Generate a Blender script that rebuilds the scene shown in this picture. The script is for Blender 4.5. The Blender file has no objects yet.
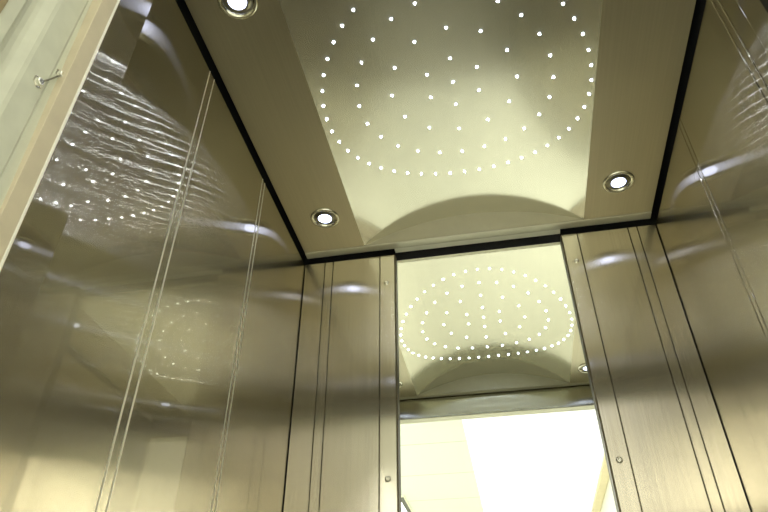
import bpy, bmesh, math
from mathutils import Vector, Matrix

HC = 2.15                      # height of the lift ceiling above its floor
COL = bpy.context.scene.collection

# ------------------------------------------------------------------ materials
def mat(name):
    m = bpy.data.materials.new(name); m.use_nodes = True
    nt = m.node_tree; nt.nodes.clear()
    out = nt.nodes.new('ShaderNodeOutputMaterial')
    return m, nt, out

def steel(name, color, brush='Z', rough=0.13, aniso=0.72, sharp=0.06, sharp_w=0.3, grain=0.06, haze=0.0):
    """brushed stainless steel: a clear lobe under a lobe drawn out across the brushing"""
    m, nt, out = mat(name)
    N, L = nt.nodes, nt.links
    co = N.new('ShaderNodeNewGeometry')
    mp = N.new('ShaderNodeMapping')
    s = {'Z': (260, 260, 2.0), 'Y': (260, 2.0, 260), 'X': (2.0, 260, 260)}[brush]
    mp.inputs['Scale'].default_value = s
    L.new(co.outputs['Position'], mp.inputs['Vector'])
    nz = N.new('ShaderNodeTexNoise'); nz.inputs['Scale'].default_value = 1.0; nz.inputs['Detail'].default_value = 2
    L.new(mp.outputs['Vector'], nz.inputs['Vector'])
    big = N.new('ShaderNodeTexNoise'); big.inputs['Scale'].default_value = 5.0; big.inputs['Detail'].default_value = 3
    L.new(co.outputs['Position'], big.inputs['Vector'])
    r = N.new('ShaderNodeMapRange')
    r.inputs['From Min'].default_value = .3; r.inputs['From Max'].default_value = .7
    r.inputs['To Min'].default_value = 1 - grain; r.inputs['To Max'].default_value = 1 + grain
    L.new(nz.outputs['Fac'], r.inputs['Value'])
    r2 = N.new('ShaderNodeMapRange')
    r2.inputs['From Min'].default_value = .3; r2.inputs['From Max'].default_value = .7
    r2.inputs['To Min'].default_value = 1 - .5 * grain; r2.inputs['To Max'].default_value = 1 + .5 * grain
    L.new(big.outputs['Fac'], r2.inputs['Value'])
    mu = N.new('ShaderNodeMath'); mu.operation = 'MULTIPLY'
    L.new(r.outputs['Result'], mu.inputs[0]); L.new(r2.outputs['Result'], mu.inputs[1])
    hs = N.new('ShaderNodeVectorMath'); hs.operation = 'SCALE'
    hs.inputs[0].default_value = color
    L.new(mu.outputs['Value'], hs.inputs['Scale'])
    tg = N.new('ShaderNodeCombineXYZ')
    tg.inputs['XYZ'.index(brush)].default_value = 1
    g1 = N.new('ShaderNodeBsdfAnisotropic'); g1.distribution = 'GGX'
    g1.inputs['Roughness'].default_value = sharp
    g2 = N.new('ShaderNodeBsdfAnisotropic'); g2.distribution = 'GGX'
    g2.inputs['Roughness'].default_value = rough
    g2.inputs['Anisotropy'].default_value = aniso
    L.new(tg.outputs['Vector'], g2.inputs['Tangent'])
    L.new(hs.outputs['Vector'], g1.inputs['Color']); L.new(hs.outputs['Vector'], g2.inputs['Color'])
    mx = N.new('ShaderNodeMixShader'); mx.inputs['Fac'].default_value = sharp_w
    L.new(g2.outputs['BSDF'], mx.inputs[1]); L.new(g1.outputs['BSDF'], mx.inputs[2])
    if haze:
        g3 = N.new('ShaderNodeBsdfAnisotropic'); g3.inputs['Roughness'].default_value = .58
        L.new(hs.outputs['Vector'], g3.inputs['Color'])
        m2 = N.new('ShaderNodeMixShader'); m2.inputs['Fac'].default_value = haze
        L.new(mx.outputs['Shader'], m2.inputs[1]); L.new(g3.outputs['BSDF'], m2.inputs[2]); mx = m2
    L.new(mx.outputs[0], out.inputs['Surface'])
    return m

def paint(name, color, rough=0.6, metallic=0.0, noise=0.04, nscale=12.0):
    m, nt, out = mat(name)
    N, L = nt.nodes, nt.links
    b = N.new('ShaderNodeBsdfPrincipled')
    b.inputs['Roughness'].default_value = rough; b.inputs['Metallic'].default_value = metallic
    co = N.new('ShaderNodeNewGeometry')
    nz = N.new('ShaderNodeTexNoise'); nz.inputs['Scale'].default_value = nscale; nz.inputs['Detail'].default_value = 4
    L.new(co.outputs['Position'], nz.inputs['Vector'])
    r = N.new('ShaderNodeMapRange')
    r.inputs['From Min'].default_value = .3; r.inputs['From Max'].default_value = .7
    r.inputs['To Min'].default_value = 1 - noise; r.inputs['To Max'].default_value = 1 + noise
    L.new(nz.outputs['Fac'], r.inputs['Value'])
    hs = N.new('ShaderNodeVectorMath'); hs.operation = 'SCALE'; hs.inputs[0].default_value = color
    L.new(r.outputs['Result'], hs.inputs['Scale'])
    L.new(hs.outputs['Vector'], b.inputs['Base Color'])
    L.new(b.outputs['BSDF'], out.inputs['Surface'])
    return m

def tiles(name, color, joint, size, width, off=(0, 0), rough=.7, axes='XY'):
    """square tiles with thin joints, laid out in world metres"""
    m, nt, out = mat(name)
    N, L = nt.nodes, nt.links
    b = N.new('ShaderNodeBsdfPrincipled'); b.inputs['Roughness'].default_value = rough
    co = N.new('ShaderNodeNewGeometry'); sp = N.new('ShaderNodeSeparateXYZ')
    L.new(co.outputs['Position'], sp.inputs['Vector'])
    def line(axis, o):
        a = N.new('ShaderNodeMath'); a.operation = 'ADD'; a.inputs[1].default_value = 60 * size + o
        L.new(sp.outputs[axis], a.inputs[0])
        w = N.new('ShaderNodeMath'); w.operation = 'MODULO'; w.inputs[1].default_value = size
        L.new(a.outputs[0], w.inputs[0])
        c = N.new('ShaderNodeMath'); c.operation = 'LESS_THAN'; c.inputs[1].default_value = width
        L.new(w.outputs[0], c.inputs[0]); return c
    mx = N.new('ShaderNodeMix'); mx.data_type = 'RGBA'
    mx.inputs[6].default_value = (*color, 1); mx.inputs[7].default_value = (*joint, 1)
    ls = [line(a, o) for a, o in zip(axes, off)]
    if len(ls) == 2:
        t = N.new('ShaderNodeMath'); t.operation = 'MAXIMUM'
        L.new(ls[0].outputs[0], t.inputs[0]); L.new(ls[1].outputs[0], t.inputs[1])
    else: t = ls[0]
    L.new(t.outputs[0], mx.inputs[0])
    L.new(mx.outputs[2], b.inputs['Base Color'])
    L.new(b.outputs['BSDF'], out.inputs['Surface'])
    return m

def glow(name, color, strength):
    m, nt, out = mat(name)
    e = nt.nodes.new('ShaderNodeEmission')
    e.inputs['Color'].default_value = (*color, 1); e.inputs['Strength'].default_value = strength
    m.cycles.emission_sampling = 'FRONT'
    nt.links.new(e.outputs[0], out.inputs['Surface'])
    return m

def mirror_mat():
    m, nt, out = mat('mirror_glass')
    N, L = nt.nodes, nt.links
    g = N.new('ShaderNodeBsdfAnisotropic'); g.inputs['Color'].default_value = (.88, .9, .86, 1)
    g.inputs['Roughness'].default_value = 0.0
    L.new(g.outputs[0], out.inputs['Surface'])
    return m

WALL_C = (.535, .498, .40)
CEIL_C = (.58, .54, .43)
M = dict(
    wall=steel('brushed_steel_wall', WALL_C, 'Z', .135, .855, .03, .16, grain=.02, haze=.03),
    wallb=steel('brushed_steel_back', WALL_C, 'Z', .19, .70, .08, .10, haze=.10),
    ceil=steel('brushed_steel_ceiling', CEIL_C, 'Y', .42, .40, .15, .10, .035),
    vault=steel('brushed_steel_vault', (.66, .65, .57), 'Y', .20, .40, .10, .15, .02, haze=.12),
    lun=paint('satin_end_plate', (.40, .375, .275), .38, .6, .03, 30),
    head=steel('brushed_steel_header', (.48, .47, .38), 'Z', .24, .80, .2, .1),
    strip=paint('satin_strip', (.60, .585, .47), .42, .5, .03, 40),
    ventback=paint('vent_backing', (.70, .72, .64), .7),
    edge=paint('cut_steel_edge', (.10, .085, .05), .45, .8),
    black=paint('black_void', (.004, .004, .004), .9),
    blackglass=paint('black_gloss', (.006, .006, .006), .15),
    mirror=mirror_mat(),
    chrome=paint('chrome', (.72, .72, .64), .16, 1.0, .01),
    darkchrome=paint('dark_chrome', (.25, .24, .19), .3, 1.0, .01),
    screw=paint('screw_steel', (.80, .79, .72), .25, 1.0, .01),
    jamb=paint('pale_green_paint', (.59, .60, .49), .55, 0, .05, 30),
    beige=paint('beige_edge', (.60, .53, .39), .5, 0, .05, 25),
    brightedge=paint('bright_edge', (.86, .85, .76), .35, 0, .01),
    tape=paint('tan_tape', (.85, .66, .45), .6),
    brown=paint('brown_architrave', (.30, .24, .13), .6),
    cream=paint('cream_wall', (.84, .83, .75), .7),
    tan=paint('tan_cornice', (.78, .70, .48), .6),
    pale=paint('pale_strip', (.86, .86, .72), .5),
    glint=paint('groove_glint', (.74, .72, .60), .4, .5, .02),  # pale tone stands for light caught along the groove edges
    hallceil=tiles('ceiling_tiles', (.79, .83, .775), (.58, .61, .54), .58, .012, (-.02, 0), axes='Y'),
    hallfloor=tiles('hall_floor_tiles', (.70, .70, .62), (.42, .41, .36), .4, .005, rough=.35),
    cabfloor=tiles('cab_floor', (.40, .385, .31), (.22, .21, .17), .3, .003, rough=.5),
    slat=paint('grey_slat', (.16, .165, .15), .5),
    hallglow=glow('ceiling_glow', (1.0, 1.0, .94), 1.6),
    lamp=glow('downlight_lamp', (.58, .65, 1.0), 7.0),
    star=glow('star_lamp', (.70, .79, 1.0), 72.0),
)

# ------------------------------------------------------------------ mesh helpers
def box(bm, x0, x1, y0, y1, z0, z1, bev=0.0):
    r = bmesh.ops.create_cube(bm, size=1)
    vs = r['verts']
    for v in vs:
        v.co = Vector(((x0 + x1) / 2 + v.co.x * (x1 - x0), (y0 + y1) / 2 + v.co.y * (y1 - y0), (z0 + z1) / 2 + v.co.z * (z1 - z0)))
    if bev:
        es = list({e for v in vs for e in v.link_edges})
        bmesh.ops.bevel(bm, geom=es, offset=bev, segments=1, affect='EDGES', profile=.5)

def lathe(bm, prof, n=40, matrix=None):
    """prof: list of (r, z); revolved about z"""
    rings = []
    for r, z in prof:
        if r < 1e-6: rings.append([bm.verts.new((0, 0, z))])
        else: rings.append([bm.verts.new((r * math.cos(2 * math.pi * k / n), r * math.sin(2 * math.pi * k / n), z)) for k in range(n)])
    for a, b in zip(rings, rings[1:]):
        for k in range(n):
            k2 = (k + 1) % n
            if len(a) == 1 and len(b) == 1: continue
            if len(a) == 1: bm.faces.new((a[0], b[k], b[k2]))
            elif len(b) == 1: bm.faces.new((a[k], a[k2], b[0]))
            else: bm.faces.new((a[k], a[k2], b[k2], b[k]))
    if matrix is not None:
        vs = [v for r in rings for v in r]
        bmesh.ops.transform(bm, matrix=matrix, verts=vs)

def prism(bm, pts, z0, z1):
    a = [bm.verts.new((x, y, z0)) for x, y in pts]; b = [bm.verts.new((x, y, z1)) for x, y in pts]
    n = len(pts)
    for k in range(n): bm.faces.new((a[k], a[(k + 1) % n], b[(k + 1) % n], b[k]))
    bm.faces.new(a[::-1]); bm.faces.new(b)

def obj(name, bm, m, parent=None, smooth=False, loc=None):
    bmesh.ops.recalc_face_normals(bm, faces=bm.faces)
    me = bpy.data.meshes.new(name); bm.to_mesh(me); bm.free()
    me.materials.append(m)
    if smooth:
        for p in me.polygons: p.use_smooth = True
    o = bpy.data.objects.new(name, me); COL.objects.link(o)
    if loc: o.location = loc
    if parent: o.parent = parent
    return o

def bx(name, m, x0, x1, y0, y1, z0, z1, bev=0.0, parent=None):
    bm = bmesh.new(); box(bm, x0, x1, y0, y1, z0, z1, bev)
    return obj(name, bm, m, parent)

def tag(o, label=None, cat=None, group=None, kind=None):
    if label: o['label'] = label
    if cat: o['category'] = cat
    if group: o['group'] = group
    if kind: o['kind'] = kind
    return o

def struct(o, label=None):
    o['kind'] = 'structure'
    if label: o['label'] = label
    return o

def empty(name, loc=(0, 0, 0)):
    o = bpy.data.objects.new(name, None); COL.objects.link(o); o.location = loc
    o.empty_display_size = .05
    return o

# ------------------------------------------------------------------ cab dimensions
XL, XR = -.5388, .5414          # faces of the side walls
TOP = HC - .022                 # top of the wall panels
CX = .53                        # half width of the ceiling tray
V = .3355                       # half width of the vault
RISE = .0765
YB, YF = -.0555, -1.062         # back and front end of the vault
ML, MR = -.2455, .2665          # mirror edges
YP = -.020                      # face of the back panels

# ---------------- cab floor
fl = struct(bx('floor', M['cabfloor'], -.60, .60, -1.16, .03, -.03, 0), 'dark floor of the lift cab')

# ---------------- side walls: panels with narrow cover strips between them
def side_wall(name, x, s, cuts, yfront, label):
    w = struct(bx(name, M['black'], min(x + s * .014, x + s * .05), max(x + s * .014, x + s * .05), yfront, .03, 0, HC + .17), label)
    edges = [YP + .001] + [c for ab in cuts for c in ab] + [yfront]
    for k in range(len(edges) - 1):
        a, b = edges[k], edges[k + 1]
        nm = 'cover_strip' if k % 2 else 'wall_panel'
        bx(nm, M['wall'], min(x, x + s * .0135), max(x, x + s * .0135), b + .0018, a - .0018, .004, TOP, .0010, w)
    for c in [c for ab in cuts for c in ab]:
        bm = bmesh.new()
        prism(bm, [(x + s * .003, c - .0015), (x - s * .0004, c - .0012), (x - s * .0010, c), (x - s * .0004, c + .0012), (x + s * .003, c + .0015)], .004, TOP)
        obj('highlight_bead', bm, M['glint' if s < 0 else 'wall'], w)  # added beads stand in for light caught on groove edges, paler on left
    return w
side_wall('wall_left', XL, -1, [(-.405, -.4225), (-.7575, -.7815)], -1.050, 'brushed stainless left wall of the cab with paired vertical grooves')
side_wall('wall_right', XR, 1, [(-.413, -.432), (-.768, -.788)], -.836, 'brushed stainless right wall of the cab with paired vertical grooves')

# ---------------- back wall
wb = struct(bx('wall_back', M['black'], -.60, .60, .006, .04, 0, HC + .17), 'back wall of the cab with brushed panels beside a mirror')
def back_piece(name, x0, x1, top=TOP, m='wallb'):
    return bx(name, M[m], x0 + .001, x1 - .001, YP, YP + .012, .004, top, .0011, wb)
back_piece('wall_panel', XL + .001, -.4715)
back_piece('cover_strip', -.4715, -.4445)
back_piece('wall_panel', -.4445, -.2925)
back_piece('wall_panel', .3135, .4605)
back_piece('cover_strip', .4605, .487)
back_piece('wall_panel', .487, XR - .001)
def stile(x0, x1, screws):
    bm = bmesh.new()
    box(bm, x0 + .001, x1 - .001, YP - .0005, YP + .0195, .004, TOP, .0012)
    st = obj('mirror_stile', bm, M['wallb'], wb)
    for sx, sz in screws:
        b = bmesh.new()
        R = Matrix.Translation((sx, YP - .0003, HC + sz)) @ Matrix.Rotation(math.pi / 2, 4, 'X')
        lathe(b, [(.0084, 0), (.0082, .0008), (.0066, .0010), (.0064, .0022), (.0052, .0040), (.0030, .0048), (.0026, .0030), (0, .0028)], 20, R)
        obj('screw', b, M['screw'], st, True)
stile(-.2925, ML, [(-.272, -.127), (-.270, -.723)])
stile(MR, .3135, [(.294, -.123), (.289, -.713)])
# dark return edges of the stiles beside the glass
bx('stile_edge', M['edge'], ML - .0008, ML + .0022, YP + .002, .0005, .004, TOP, 0, wb)
bx('stile_edge', M['edge'], MR - .0022, MR + .0008, YP + .002, .0005, .004, TOP, 0, wb)

# ---------------- mirror
tag(bx('mirror', M['mirror'], ML + .0023, MR - .0023, 0, .005, .5, HC - .032), 'tall frameless mirror in the middle of the back wall', 'mirror')

# ---------------- ceiling tray
ce = struct(bx('ceiling', M['black'], -.60, .60, -1.16, .04, HC + .16, HC + .18), 'suspended stainless steel ceiling of the cab with a shallow vault along its middle')
for s in (-1, 1):
    bx('flat_panel', M['ceil'], min(s * V, s * CX), max(s * V, s * CX), YF, YB, HC, HC + .014, 0, ce)
# vaulted middle with its arched end plates
bm = bmesh.new(); n = 48; rows = []
for k in range(n + 1):
    x = -V + 2 * V * k / n
    z = HC + RISE * (1 - (x / V) ** 2)
    rows.append((bm.verts.new((x, YF, z)), bm.verts.new((x, YB, z))))
for a, b in zip(rows, rows[1:]): bm.faces.new((a[0], b[0], b[1], a[1]))
obj('vaulted_panel', bm, M['vault'], ce, True)
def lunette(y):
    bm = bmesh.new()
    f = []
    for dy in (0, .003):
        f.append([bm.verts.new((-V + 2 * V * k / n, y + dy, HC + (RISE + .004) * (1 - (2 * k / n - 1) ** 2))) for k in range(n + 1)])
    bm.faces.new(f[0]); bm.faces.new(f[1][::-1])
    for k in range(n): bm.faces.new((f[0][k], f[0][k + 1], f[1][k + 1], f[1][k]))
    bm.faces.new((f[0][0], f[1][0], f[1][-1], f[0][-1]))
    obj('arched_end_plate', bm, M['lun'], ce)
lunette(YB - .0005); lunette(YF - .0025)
# folded edge strips at the two ends; at the back it reaches on to the mirror
bm = bmesh.new()
box(bm, -CX, CX, YB + .0015, -.0245, HC - .0030, HC + .012, .0009)
obj('edge_strip', bm, M['strip'], ce)
bx('mirror_top_trim', M['pale'], ML, MR + .001, -.0240, -.0006, HC - .0014, HC + .012, .0006, ce)
bx('edge_strip', M['strip'], -CX, CX, -1.0875, YF - .002, HC - .0006, HC + .012, 0, ce)

# ---------------- downlights
def downlight(x, y, label):
    t = empty('downlight', (x, y, HC))
    tag(t, label, 'ceiling light', 'recessed downlights in the cab ceiling')
    b = bmesh.new()
    lathe(b, [(.0435, .0), (.0432, -.0025), (.0405, -.0048), (.0365, -.0050), (.0335, -.0030), (.0315, .0005)], 48)
    obj('trim_ring', b, M['chrome'], t, True)
    b = bmesh.new()
    lathe(b, [(.0315, -.0002), (.0285, -.0010), (.0235, -.0042), (.0215, -.0050), (.0198, -.0030)], 48)
    obj('lamp_holder', b, M['darkchrome'], t, True)
    b = bmesh.new()
    lathe(b, [(.0202, -.0028), (.018, -.0046), (.013, -.0060), (.007, -.0073), (0, -.0075)], 40)
    obj('lamp_glass', b, M['lamp'], t, True)
    return t
downlight(-.4225, -.208, 'round chrome downlight in the left flat ceiling panel, near the back wall')
downlight(.4215, -.2035, 'round chrome downlight in the right flat ceiling panel, near the back wall')
downlight(-.4210, -.925, 'round chrome downlight of the left ceiling panel, at the top edge of the photo')
downlight(.4050, -.925, 'round chrome downlight of the right ceiling panel near the doorway, seen in the mirror')

# ---------------- star lights: a centre and four rings on the vault
YC, XC = -.5698, .0029
b = bmesh.new()
lathe(b, [(.0028, .0004), (.0026, -.0009), (.0018, -.0019), (.0009, -.0024), (0, -.0026)], 8)
star0 = obj('star_light', b, M['star'], None, True)
ORD = ['', 'second', 'third', 'fourth', 'fifth', 'sixth', 'seventh', 'eighth', 'ninth', 'tenth', 'eleventh', 'twelfth', 'thirteenth',
       'fourteenth', 'fifteenth', 'sixteenth', 'seventeenth', 'eighteenth', 'nineteenth', 'twentieth', 'twenty-first', 'twenty-second',
       'twenty-third', 'twenty-fourth']
RINGS = [('centre', 1, 0, 0), ('innermost', 6, .0713, 0), ('second', 12, .1564, 0), ('third', 24, .2408, 0), ('outermost', 48, .3239, 0)]
first = True
for rn, cnt, r, ph in RINGS:
    for k in range(cnt):
        # k = 0 lies nearest the mirror, then on towards the left side of the cab
        a = math.radians(90 + 360 * k / cnt)
        x, y = XC + r * math.cos(a), YC + r * math.sin(a)
        if rn == 'centre': lb = 'tiny white star light at the very centre of the rings on the vaulted ceiling'
        elif k == 0: lb = f'tiny white star light of the {rn} ring, the one nearest the mirror'
        elif 2 * k == cnt: lb = f'tiny white star light of the {rn} ring, the one nearest the doorway'
        else:
            side, j = ('left', k) if 2 * k < cnt else ('right', cnt - k)
            lb = f'tiny white star light, {rn} ring, {ORD[j] or "first"} to the {side} of its light nearest the mirror'
        o = star0 if first else star0.copy()
        if not first: COL.objects.link(o)
        first = False
        o.location = (x, y, HC + RISE * (1 - (x / V) ** 2))
        o.rotation_euler = (0, -math.atan(-2 * RISE * x / V ** 2), 0)
        tag(o, lb, 'ceiling light', 'star lights in rings on the vaulted ceiling')

# ---------------- front of the cab: left return column, right column, header
t2 = struct(bx('trim_1', M['wall'], -.012, 0, -.0345, .0345, -1.24, .885, .0012), 'narrow brushed steel column at the front of the left wall')
t2.location = (XL + .001, -1.0545, 1.25)
t2.rotation_euler = (math.radians(1.6), math.radians(1.7), 0)
bx('bright_lip', M['brightedge'], -.02, .0012, -.0385, -.0346, -1.24, .885, .0006, t2)
bx('beige_flange', M['beige'], -.045, .0004, -.0658, -.0386, -1.24, .885, .0006, t2)
t3 = struct(bx('trim_2', M['wall'], XR - .004, XR + .02, -1.085, -.838, .004, TOP, .002), 'brushed steel front column of the right wall')
bx('black_strip', M['blackglass'], XR - .0055, XR - .0035, -1.06, -.893, .9, HC - .12, .0004, t3)
hd = struct(bx('trim_3', M['head'], -.56, .56, -1.118, -1.095, HC - .092, HC + .16, .001), 'brushed steel header above the cab doorway')
bx('pale_lintel_plate', M['pale'], -.56, .56, -1.141, -1.0955, HC - .0945, HC - .0885, .001, hd)

# ---------------- left door jamb
jm = empty('door_jamb', (XL, -1.17, 0))
tag(jm, 'pale green painted steel door jamb left of the doorway, with a vertical seam and a wired pair of bolts', 'door frame')
def jpart(name, m, pts, z1=HC + .0):
    b = bmesh.new(); prism(b, [(x, y + 1.17) for x, y in pts], 0.0, z1)
    return obj(name, b, m, jm)
jpart('inner_plate', M['jamb'], [(.0005, -1.1206), (.0005, -1.1416), (-.002, -1.1424), (-.02, -1.1424), (-.02, -1.1206)])
cv = [(.0005, -1.1446), (.0005, -1.180), (-.001, -1.186), (-.0045, -1.192), (-.0085, -1.198), (-.0105, -1.204), (-.0105, -1.212), (-.007, -1.219), (-.002, -1.224), (0, -1.227), (0, -1.247), (-.03, -1.247), (-.03, -1.1438), (-.002, -1.1438)]
jpart('folded_plate', M['jamb'], cv)
jpart('seam_filler', M['black'], [(-.006, -1.1424), (-.006, -1.1438), (-.02, -1.1438), (-.02, -1.1424)])
bx('brown_architrave', M['brown'], -.05, .004, -.0995, -.0775, 0, HC, .002, jm)
def bolt(y, z):
    b = bmesh.new()
    R = Matrix.Translation((.0005, y + 1.17, HC + z)) @ Matrix.Rotation(math.pi / 2, 4, 'Y')
    lathe(b, [(.0098, 0), (.0096, .0010), (.0066, .0016), (.0062, .0056), (.0048, .0066), (0, .0068)], 6, R)
    obj('bolt', b, M['screw'], jm)
bolt(-1.157, -.538); bolt(-1.131, -.490)
def tube(name, pts, r, m, parent):
    b = bmesh.new(); rings = []
    pts = [Vector(p) for p in pts]
    for i, p in enumerate(pts):
        d = (pts[min(i + 1, len(pts) - 1)] - pts[max(i - 1, 0)]).normalized()
        u = d.orthogonal().normalized(); w = d.cross(u)
        rings.append([b.verts.new(p + r * (math.cos(t) * u + math.sin(t) * w)) for t in [2 * math.pi * q / 8 for q in range(8)]])
    for A, B in zip(rings, rings[1:]):
        for q in range(8): b.faces.new((A[q], A[(q + 1) % 8], B[(q + 1) % 8], B[q]))
    b.faces.new(rings[0]); b.faces.new(rings[-1][::-1])
    return obj(name, b, m, parent, True)
tube('wire_tie', [(.005, .015, HC - .535), (.0075, .020, HC - .526), (.006, .026, HC - .515), (.0075, .032, HC - .502), (.005, .038, HC - .492)], .0013, M['darkchrome'], jm)
b = bmesh.new()
prism(b, [(.0022, .073), (.0022, .061), (.0018, .061), (.0018, .073)], HC - .594, HC - .574)
obj('tape_patch', b, M['tape'], jm)

# ---------------- the lift lobby outside, seen in the mirror
HZ = HC + .25
YW = -1.25                      # lobby face of the landing wall
bm = bmesh.new()
box(bm, -2.4, -.575, YW, -1.13, 0, HZ); box(bm, .585, .80, YW, -1.13, 0, HZ); box(bm, -.575, .585, YW, -1.13, HC + .005, HZ)
struct(obj('wall_front', bm, M['cream']), 'lobby wall around the lift doorway')
struct(bx('floor.001', M['hallfloor'], -2.4, .80, -5.6, -1.16, -.03, 0), 'tiled floor of the lobby')
struct(bx('ceiling.001', M['hallceil'], -2.4, -.2, -5.6, -1.13, HZ, HZ + .04), 'tiled lobby ceiling seen in the mirror')
hl = struct(bx('ceiling.002', M['pale'], -.2, .80, -5.6, -1.13, HZ + .03, HZ + .05), 'bright lobby ceiling bay')
bx('glowing_ceiling', M['hallglow'], -.2, .655, -5.4, -1.3, HZ + .002, HZ + .012, 0, hl)  # white ceiling bay made to glow, brightness put in as emission
wr2 = struct(bx('wall_right.001', M['cream'], .72, .80, -5.6, YW, 0, HZ + .03), 'cream lobby wall')
bx('cornice', M['tan'], .655, .72, -5.6, YW, HZ - .02, HZ + .03, .004, wr2)
struct(bx('wall_left.001', M['cream'], -2.48, -2.4, -5.6, YW, 0, HZ), 'cream lobby wall on the far left')
struct(bx('wall_far', M['cream'], -2.48, .80, -5.68, -5.6, 0, HZ + .04), 'cream lobby wall opposite the lift')
# louvred vent in the lobby ceiling
vt = empty('ceiling_vent', (-1.06, -3.60, HZ))
tag(vt, 'grey louvred ceiling vent of the lobby, at the lower left corner of the mirror', 'vent')
b = bmesh.new()
for x0, x1, y0, y1 in ((-.3, -.292, -.3, .3), (.292, .3, -.3, .3), (-.292, .292, -.3, -.292), (-.292, .292, .292, .3)): box(b, x0, x1, y0, y1, -.012, 0)
obj('vent_frame', b, M['pale'], vt)
b = bmesh.new(); box(b, -.292, .292, -.292, .292, -.002, -.0005); obj('vent_backing', b, M['ventback'], vt)
for k in range(9):
    b = bmesh.new(); box(b, -.291, .291, -.016, .016, -.002, .002)
    o = obj('vent_slat', b, M['slat'], vt); o.location = (0, -.24 + .06 * k, -.010); o.rotation_euler = (math.radians(25), 0, 0)

# ---------------- light
def area(name, loc, rot, sx, sy, power, color):
    l = bpy.data.lights.new(name, 'AREA'); l.shape = 'RECTANGLE'; l.size = sx; l.size_y = sy
    l.energy = power; l.color = color
    o = bpy.data.objects.new(name, l); COL.objects.link(o); o.location = loc; o.rotation_euler = rot
    return o
area('lobby_fill', (-1.5, -2.6, HZ - .02), (0, 0, 0), 1.4, 2.6, 100, (1, 1, .94))  # added unseen fill lamp that brightens the lobby surfaces
w = bpy.data.worlds.new('world'); bpy.context.scene.world = w; w.use_nodes = True
w.node_tree.nodes['Background'].inputs[0].default_value = (.02, .02, .016, 1)

# ---------------- camera
yaw, pitch, roll = .1887, .649, -.001
f = Vector((-math.sin(yaw) * math.cos(pitch), math.cos(yaw) * math.cos(pitch), math.sin(pitch)))
r = Vector((math.cos(yaw), math.sin(yaw), 0)); u = r.cross(f)
c, s = math.cos(roll), math.sin(roll)
r, u = c * r + s * u, -s * r + c * u
cam = bpy.data.cameras.new('camera'); co = bpy.data.objects.new('camera', cam); COL.objects.link(co)
mw = Matrix((r, u, -f)).transposed().to_4x4(); mw.translation = Vector((.0242, -1.6102, HC - 1.251))
co.matrix_world = mw
cam.sensor_fit = 'HORIZONTAL'; cam.sensor_width = 36; cam.lens = 644.07 / 768 * 36
cam.clip_start = .02
sc = bpy.context.scene
sc.camera = co
sc.view_settings.view_transform = 'Standard'
sc.view_settings.look = 'None'
sc.view_settings.exposure = 0.06
sc.cycles.max_bounces = 14; sc.cycles.glossy_bounces = 10; sc.cycles.diffuse_bounces = 5
sc.cycles.sample_clamp_indirect = 8.0
sc.cycles.use_denoising = True
sc.cycles.use_adaptive_sampling = False
